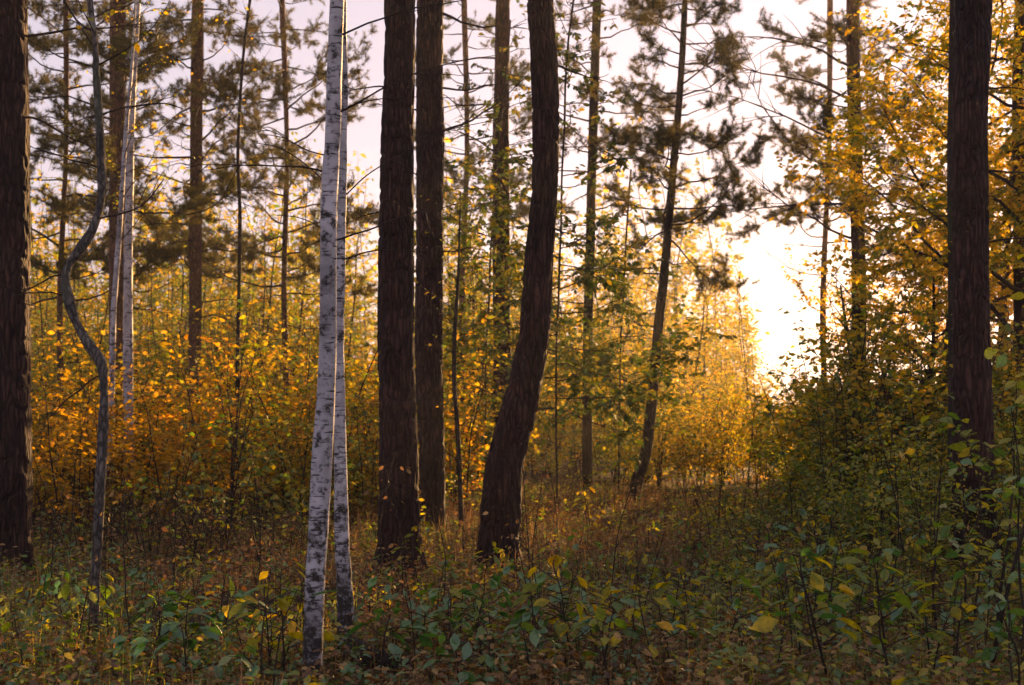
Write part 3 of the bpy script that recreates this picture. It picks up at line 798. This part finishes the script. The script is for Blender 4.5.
# ------------------------------------------------------------------ far wood, one mass
def far_wood():
    rng = np.random.default_rng(77)
    pr = [sapling(300 + i, h=9, stems=1, spread=.1, size=.24, gap=.14, keep=.6, lean=.05, blen=.17, start=.15) for i in range(3)]
    pb = [sapling(320 + i, h=3, stems=4, spread=1.5, size=.20, gap=.14, keep=.8) for i in range(3)]
    st, lf = MB(), MB()
    for i in range(620):
        bush = i >= 280
        d = rng.uniform(45, 85) if bush else rng.uniform(55, 130); x = rng.uniform(-250, 1300); h = rng.uniform(.7, 1.15) * (1 if bush else 1.6)
        if not bush and 735 < x < 1130: h *= .3
        if bush and 735 < x < 870: h *= .8
        g = ground(x, d); a = rng.uniform(0, 6.28)
        Mx = np.array([[math.cos(a), -math.sin(a), 0], [math.sin(a), math.cos(a), 0], [0, 0, 1]]) * h
        s, l = (pb if bush else pr)[rng.integers(3)]; st.merge(s, Mx, g); lf.merge(l, Mx, g)
    flat('far_wood_trunks', st.mesh('far_wood_trunks', M['lichen']), 'stuff')
    flat('far_wood_foliage', lf.mesh('far_wood_foliage', M['yellow']), 'stuff')
far_wood()

# ------------------------------------------------------------------ undergrowth on the floor
def fan(rng, n, d0, d1, pw=1.0, xr=(-60, 1084)):
    d = d0 + (d1 - d0) * rng.random(n) ** pw
    x = (rng.uniform(*xr, n) - 512) / F * d
    return x, d

def grass():
    rng = np.random.default_rng(88); mb = MB()
    n = 115000
    x, y = fan(rng, n, 4.2, 27, 1.25, (-300, 1330))
    # tufts: pull blades toward clump centres
    cx, cy_ = fan(rng, 7400, 4.2, 27, 1.25, (-300, 1330)); k = rng.integers(0, len(cx), n); m = rng.random(n) < .75
    x = np.where(m, cx[k] + rng.normal(0, .06, n), x); y = np.where(m, cy_[k] + rng.normal(0, .06, n), y)
    keep = np.sin(x * 1.7 + y * 1.1 + 2) + np.sin(x * .8 - y * 1.9) + np.sin(y * .55 + x * .2) > rng.normal(-.5, .7, n)
    x, y = x[keep], y[keep]; n = len(x)
    z = gh(x, y) - .01
    h = rng.uniform(.06, .26, n) * (0.6 + .6 * rng.random(n)) * np.where(np.sin(x * .9 + y * .6) > .3, 1.3, .8) ; w = rng.uniform(.0015, .0035, n) * (1 + y / 22)
    az = rng.uniform(0, 6.283, n); ln = rng.uniform(.1, 1.1, n)
    dx, dy = np.cos(az), np.sin(az); sx, sy = -dy, dx
    V = np.zeros((n, 7, 3))
    for i, t in enumerate((0, .4, .75)):
        ox = ln * h * t * t * .8; ww = w * (1 - t * .55)
        for s, q in ((-1, 0), (1, 1)):
            V[:, i * 2 + q] = np.stack([x + dx * ox + s * sx * ww, y + dy * ox + s * sy * ww, z + h * t * (1 - .35 * ln * t)], -1)
    V[:, 6] = np.stack([x + dx * ln * h * .85, y + dy * ln * h * .85, z + h * (1 - .38 * ln)], -1)
    off = np.arange(n) * 7
    Q = (np.array([(0, 1, 3, 2), (2, 3, 5, 4)])[None] + off[:, None, None]).reshape(-1, 4)
    T = (np.array([(4, 5, 6)])[None] + off[:, None, None]).reshape(-1, 3)
    mb.add(V.reshape(-1, 3), [Q, T])
    flat('dry_grass', mb.mesh('dry_grass', M['grass']), 'stuff')
grass()

def litter():
    rng = np.random.default_rng(89); mb = MB(); n = 52000
    x, y = fan(rng, n, 4.2, 24, 1.3, (-300, 1330))
    a = np.column_stack([rng.normal(0, 1, n), rng.normal(0, 1, n), rng.normal(0, .3, n)])
    nn = np.column_stack([rng.normal(0, .35, n), rng.normal(0, .35, n), np.ones(n)])
    leaves(mb, np.column_stack([x, y, gh(x, y) + rng.uniform(.004, .05, n)]), a, nn, rng.uniform(.03, .08, n))
    flat('leaf_litter', mb.mesh('leaf_litter', M['brown']), 'stuff')
litter()

def cover(name, n, mat, seed, d0, d1, size, hmax, pw=1.3, xr=(-60, 1084), k=5):
    """knee-high leafy ground cover nobody could count"""
    rng = np.random.default_rng(seed); mb = MB()
    cx, cy_ = fan(rng, n, d0, d1, pw, xr); patch = np.sin(cx * 1.3 + cy_ * .7 + seed) + np.sin(cx * .5 - cy_ * 1.1 + seed * 2) > rng.normal(-.3, .8, n)
    cx, cy_ = cx[patch], cy_[patch]; n = len(cx)
    hh = hmax * rng.uniform(.25, 1, n)
    c = np.repeat(np.column_stack([cx, cy_, gh(cx, cy_)]), k, 0); h = np.repeat(hh, k)
    N = len(c); az = rng.uniform(0, 6.283, N); r = rng.uniform(.01, .07, N) * (1 + h)
    p = c + np.column_stack([np.cos(az) * r, np.sin(az) * r, h * rng.uniform(.35, 1, N)])
    a = np.column_stack([np.cos(az), np.sin(az), rng.uniform(-.7, .35, N)])
    nn = np.column_stack([rng.normal(0, .45, N), rng.normal(0, .45, N), np.ones(N)])
    leaves(mb, p, a, nn, size * rng.uniform(.5, 1.15, N))
    # stalks
    st = np.column_stack([cx, cy_, gh(cx, cy_) - .01]); ww = .0025
    V = np.stack([st + [-ww, 0, 0], st + [ww, 0, 0], st + np.column_stack([rng.normal(0, .03, n), rng.normal(0, .03, n), hh])], 1)
    mb.add(V.reshape(-1, 3), np.arange(n * 3).reshape(-1, 3))
    flat(name, mb.mesh(name, M[mat]), 'stuff')
cover('herb_cover', 4600, 'green', 5, 4.2, 13, .05, .24, 1.2, (-300, 1330))
cover('bramble_cover', 7200, 'olive', 6, 5, 24, .06, .30, 1.1, (-300, 1330))
cover('bramble_cover', 2600, 'olive', 9, 6, 20, .06, .40, 1.1, (700, 1084))
cover('withered_cover', 15000, 'brown', 8, 4.5, 22, .05, .34, 1.1, (-300, 1330))

# ------------------------------------------------------------------ single leafy seedlings close by
def seedling(seed, h, n, size, tpl=LEAF11):
    rng = np.random.default_rng(seed); tw = MB(); si = Sites()
    p = wander(rng, (0, 0, -.03), (rng.normal(0, .15), rng.normal(0, .15), 1), h, 8, .07, .02)
    tube(tw, taper(p, .0045, .002), 6)
    for i in range(n):
        s = .3 + .7 * (i + .6) / n; q, t = at(p, min(s, .999)); az = i * 2.4 + rng.normal(0, .4)
        L = rng.uniform(.05, .2) * (1.25 - s) + .03
        b = wander(rng, q, (math.cos(az), math.sin(az), .5), L, 3, .1, -.05); tube(tw, taper(b, .0022, .0014), 4, cap=False)
        e = b[-1]; out = nz(np.array([math.cos(az), math.sin(az), -rng.uniform(-.1, .9)]))
        for m in range(rng.integers(1, 3)):
            si.put(e, out + rng.normal(0, .25, 3), np.array([0, 0, 1.]) + rng.normal(0, .3, 3), size * rng.uniform(.6, 1.15))
    lf = MB(); si.build(lf, tpl); return tw, lf
SEED = {}
for key, mat, hh in (('green', 'green', .26), ('tall green', 'green', .42), ('olive', 'olive', .30), ('yellow', 'yellow', .34)):
    SEED[key] = []
    for i in range(4):
        a, b = seedling(500 + len(SEED) * 10 + i, hh * (1 + .15 * i), 6 + 2 * i, .068)
        SEED[key].append((a.mesh('seedling_stem', M['twig']), b.mesh('seedling_leaves', M[mat])))

def plant(key, px, py, sc, rng):
    d = F * CAMH / (py - 410); g = ground(px, d); w = where(px)
    dep = 'lowest front' if py > 640 else 'front' if py > 590 else 'middle' if py > 545 else 'back'
    root = thing('seedling', f'{key}-leaved seedling, {dep} strip, {w}', 'seedling', g, rng.uniform(0, 6.28), f'{key} seedlings {dep} {w}', sc)
    sc *= 1.25 if py > 640 else 1.0; root.scale = (sc,) * 3
    a, b = SEED[key][rng.integers(4)]
    part('stem', a, root); part('leaves', b, root)
rg = np.random.default_rng(99)
for (x0, x1, y0, y1, n, mix) in ((100, 320, 600, 700, 16, 'ggo'), (360, 560, 620, 712, 20, 'ggo'), (560, 720, 590, 710, 20, 'goy'), (720, 1030, 560, 700, 46, 'ogyt'), (820, 1030, 510, 580, 30, 'oty'),
                                 (0, 100, 610, 700, 9, 'goo'), (360, 700, 520, 600, 22, 'goy'), (20, 330, 540, 610, 16, 'oyg'), (640, 860, 510, 590, 24, 'goo'), (250, 300, 640, 690, 5, 'gty')):
    for i in range(n):
        plant({'g': 'green', 't': 'tall green', 'o': 'olive', 'y': 'yellow'}[mix[rg.integers(len(mix))]], rg.uniform(x0, x1), rg.uniform(y0, y1), rg.uniform(.7, 1.15) * (1.2 if x0 > 715 else 1.0), rg)

# ------------------------------------------------------------------ leafy saplings reaching over the thick right trunk
def near_sapling(label, px, d, h, seed, mat, size=.085):
    a, b = sapling(seed, h, 2, .25, size, .075, .75, .10, .3, .2, LEAF11)
    root = thing('leafy_sapling', label, 'sapling', ground(px, d))
    part('stem', a.mesh('stems', M['twig']), root); part('leaves', b.mesh('foliage', M[mat]), root)
near_sapling('tall big-leaved sapling crossing the face of the thick right trunk', 985, 7.4, 2.3, 601, 'olive')
near_sapling('big-leaved green sapling at the right border before the trunk', 1035, 6.6, 1.5, 602, 'green')
near_sapling('knee-high green sapling left of the foot of the thick right trunk', 930, 8.4, 1.2, 603, 'green')
near_sapling('yellowing sapling hiding the foot of the thick right trunk', 962, 9.0, 1.3, 604, 'olive')
near_sapling('open green sapling at the lower right corner', 1000, 6.1, .8, 605, 'green')
near_sapling('low spreading olive sapling in front of the rounded olive tree', 880, 9.5, 1.1, 606, 'olive')
near_sapling('green and yellow twiggy sapling at the foot of the nearest birch', 283, 6.6, .75, 607, 'green', .10)

# ------------------------------------------------------------------ withered stalks, fallen sticks, a rotten log
def stalk(seed, h):
    rng = np.random.default_rng(seed); tw = MB(); si = Sites()
    p = wander(rng, (0, 0, -.03), (rng.normal(0, .12), rng.normal(0, .12), 1), h, 9, .07)
    tube(tw, taper(p, .0045, .002), 5)
    for i in range(int(h * 12)):
        q, t = at(p, rng.uniform(.3, .98)); az = rng.uniform(0, 6.28)
        b = wander(rng, q, (math.cos(az), math.sin(az), rng.uniform(.4, 1.2)), rng.uniform(.05, .2), 3, .15); tube(tw, taper(b, .002, .001), 4)
        if rng.random() < .7: si.put(b[-1], np.array([math.cos(az), math.sin(az), -rng.uniform(.2, 1.4)]), rng.normal(0, 1, 3), rng.uniform(.02, .05))
    lf = MB(); si.build(lf)
    return tw.mesh('stalk', M['twig']), lf.mesh('dead_leaves', M['brown'])
ST = [stalk(700 + i, .6 + .12 * i) for i in range(5)]
rs = np.random.default_rng(71)
for i in range(90):
    x = rs.uniform(0, 1024); py = rs.uniform(505, 680); d = F * CAMH / (py - 410); w = where(x)
    dep = 'front' if d < 8 else 'middle' if d < 12 else 'back'
    root = thing('withered_stalk', f'dark bare withered stalk, {dep} strip, {w}', 'dead stalk', ground(x, d), rs.uniform(0, 6.28), f'withered stalks {dep} {w}', rs.uniform(.6, 1.25))
    a, b = ST[rs.integers(5)]; part('stem', a, root); part('leaves', b, root)

def stick(label, x0, y0, x1, y1, r, seed, up=.12, mat='lichen'):
    rng = np.random.default_rng(seed)
    a = ground(x0, F * CAMH / (y0 - 410)); b = ground(x1, F * CAMH / (y1 - 410)); a[2] += .03; b[2] += up
    n = 10; t = np.linspace(0, 1, n)[:, None]
    p = a + (b - a) * t + np.cumsum(rng.normal(0, .02, (n, 3)), 0) * np.array([1, 1, .4])
    m = MB(); tube(m, spline(taper(p, r, r * .35), .05), 8)
    for _ in range(4):
        q, tt = at(p, rng.uniform(.3, .95)); tube(m, taper(wander(rng, q, nz(tt + rng.normal(0, .6, 3) + np.array([0, 0, .3])), rng.uniform(.2, .5), 4, .15), r * .4, .002), 5)
    o = bpy.data.objects.new('fallen_branch', m.mesh('fallen_branch', M[mat])); COL.objects.link(o)
    o['label'] = label; o['category'] = 'fallen branch'
stick('pale fallen stick at the lower right slanting down out of the frame', 772, 684, 735, 610, .010, 1)
stick('long thin fallen branch lying left of the nearest birch', 172, 545, 248, 500, .018, 2, .35)
stick('short fallen branch lying before the bowed pine', 470, 612, 560, 596, .014, 3)
stick('dark fallen branch lying across the grass below the leaning pine', 600, 560, 720, 548, .018, 4, .1, 'dark')
stick('thin fallen branch by the foot of the crooked sapling', 112, 640, 205, 622, .012, 5)
stick('forked dry branch lying in the leaves before the thick right trunk', 800, 640, 905, 610, .012, 6, .2)
def log():
    rng = np.random.default_rng(5); a = ground(352, 7.9); b = ground(416, 7.6)
    p = a + (b - a) * np.linspace(0, 1, 7)[:, None] + rng.normal(0, .008, (7, 3)); p[:, 2] += .035
    m = MB(); tube(m, spline(taper(p, .075, .05), .015), 30, bark_disp(rng, 9, 7, .012, 1.5, .3))
    o = bpy.data.objects.new('rotten_log', m.mesh('rotten_log', M['dark'])); COL.objects.link(o)
    o['label'] = 'short dark rotten log lying beside the feet of the two birches'; o['category'] = 'log'
log()

# ------------------------------------------------------------------ the hazy air
def haze():
    mb = MB(); x0, x1, y0, y1, z0, z1 = -260, 260, -30, 400, -1.2, 22
    V = [(x, y, z) for z in (z0, z1) for y in (y0, y1) for x in (x0, x1)]
    mb.add(V, np.array([(0, 2, 3, 1), (4, 5, 7, 6), (0, 1, 5, 4), (2, 6, 7, 3), (0, 4, 6, 2), (1, 3, 7, 5)]))
    m, t = new_mat('hazy_air')
    v = nd(t, 'ShaderNodeVolumePrincipled'); v.inputs['Color'].default_value = (.95, .9, .9, 1); v.inputs['Density'].default_value = .0008; v.inputs['Anisotropy'].default_value = .6
    o = nd(t, 'ShaderNodeOutputMaterial'); t.links.new(v.outputs[0], o.inputs['Volume'])
    flat('haze', mb.mesh('haze', m, smooth=False), 'stuff')
haze()
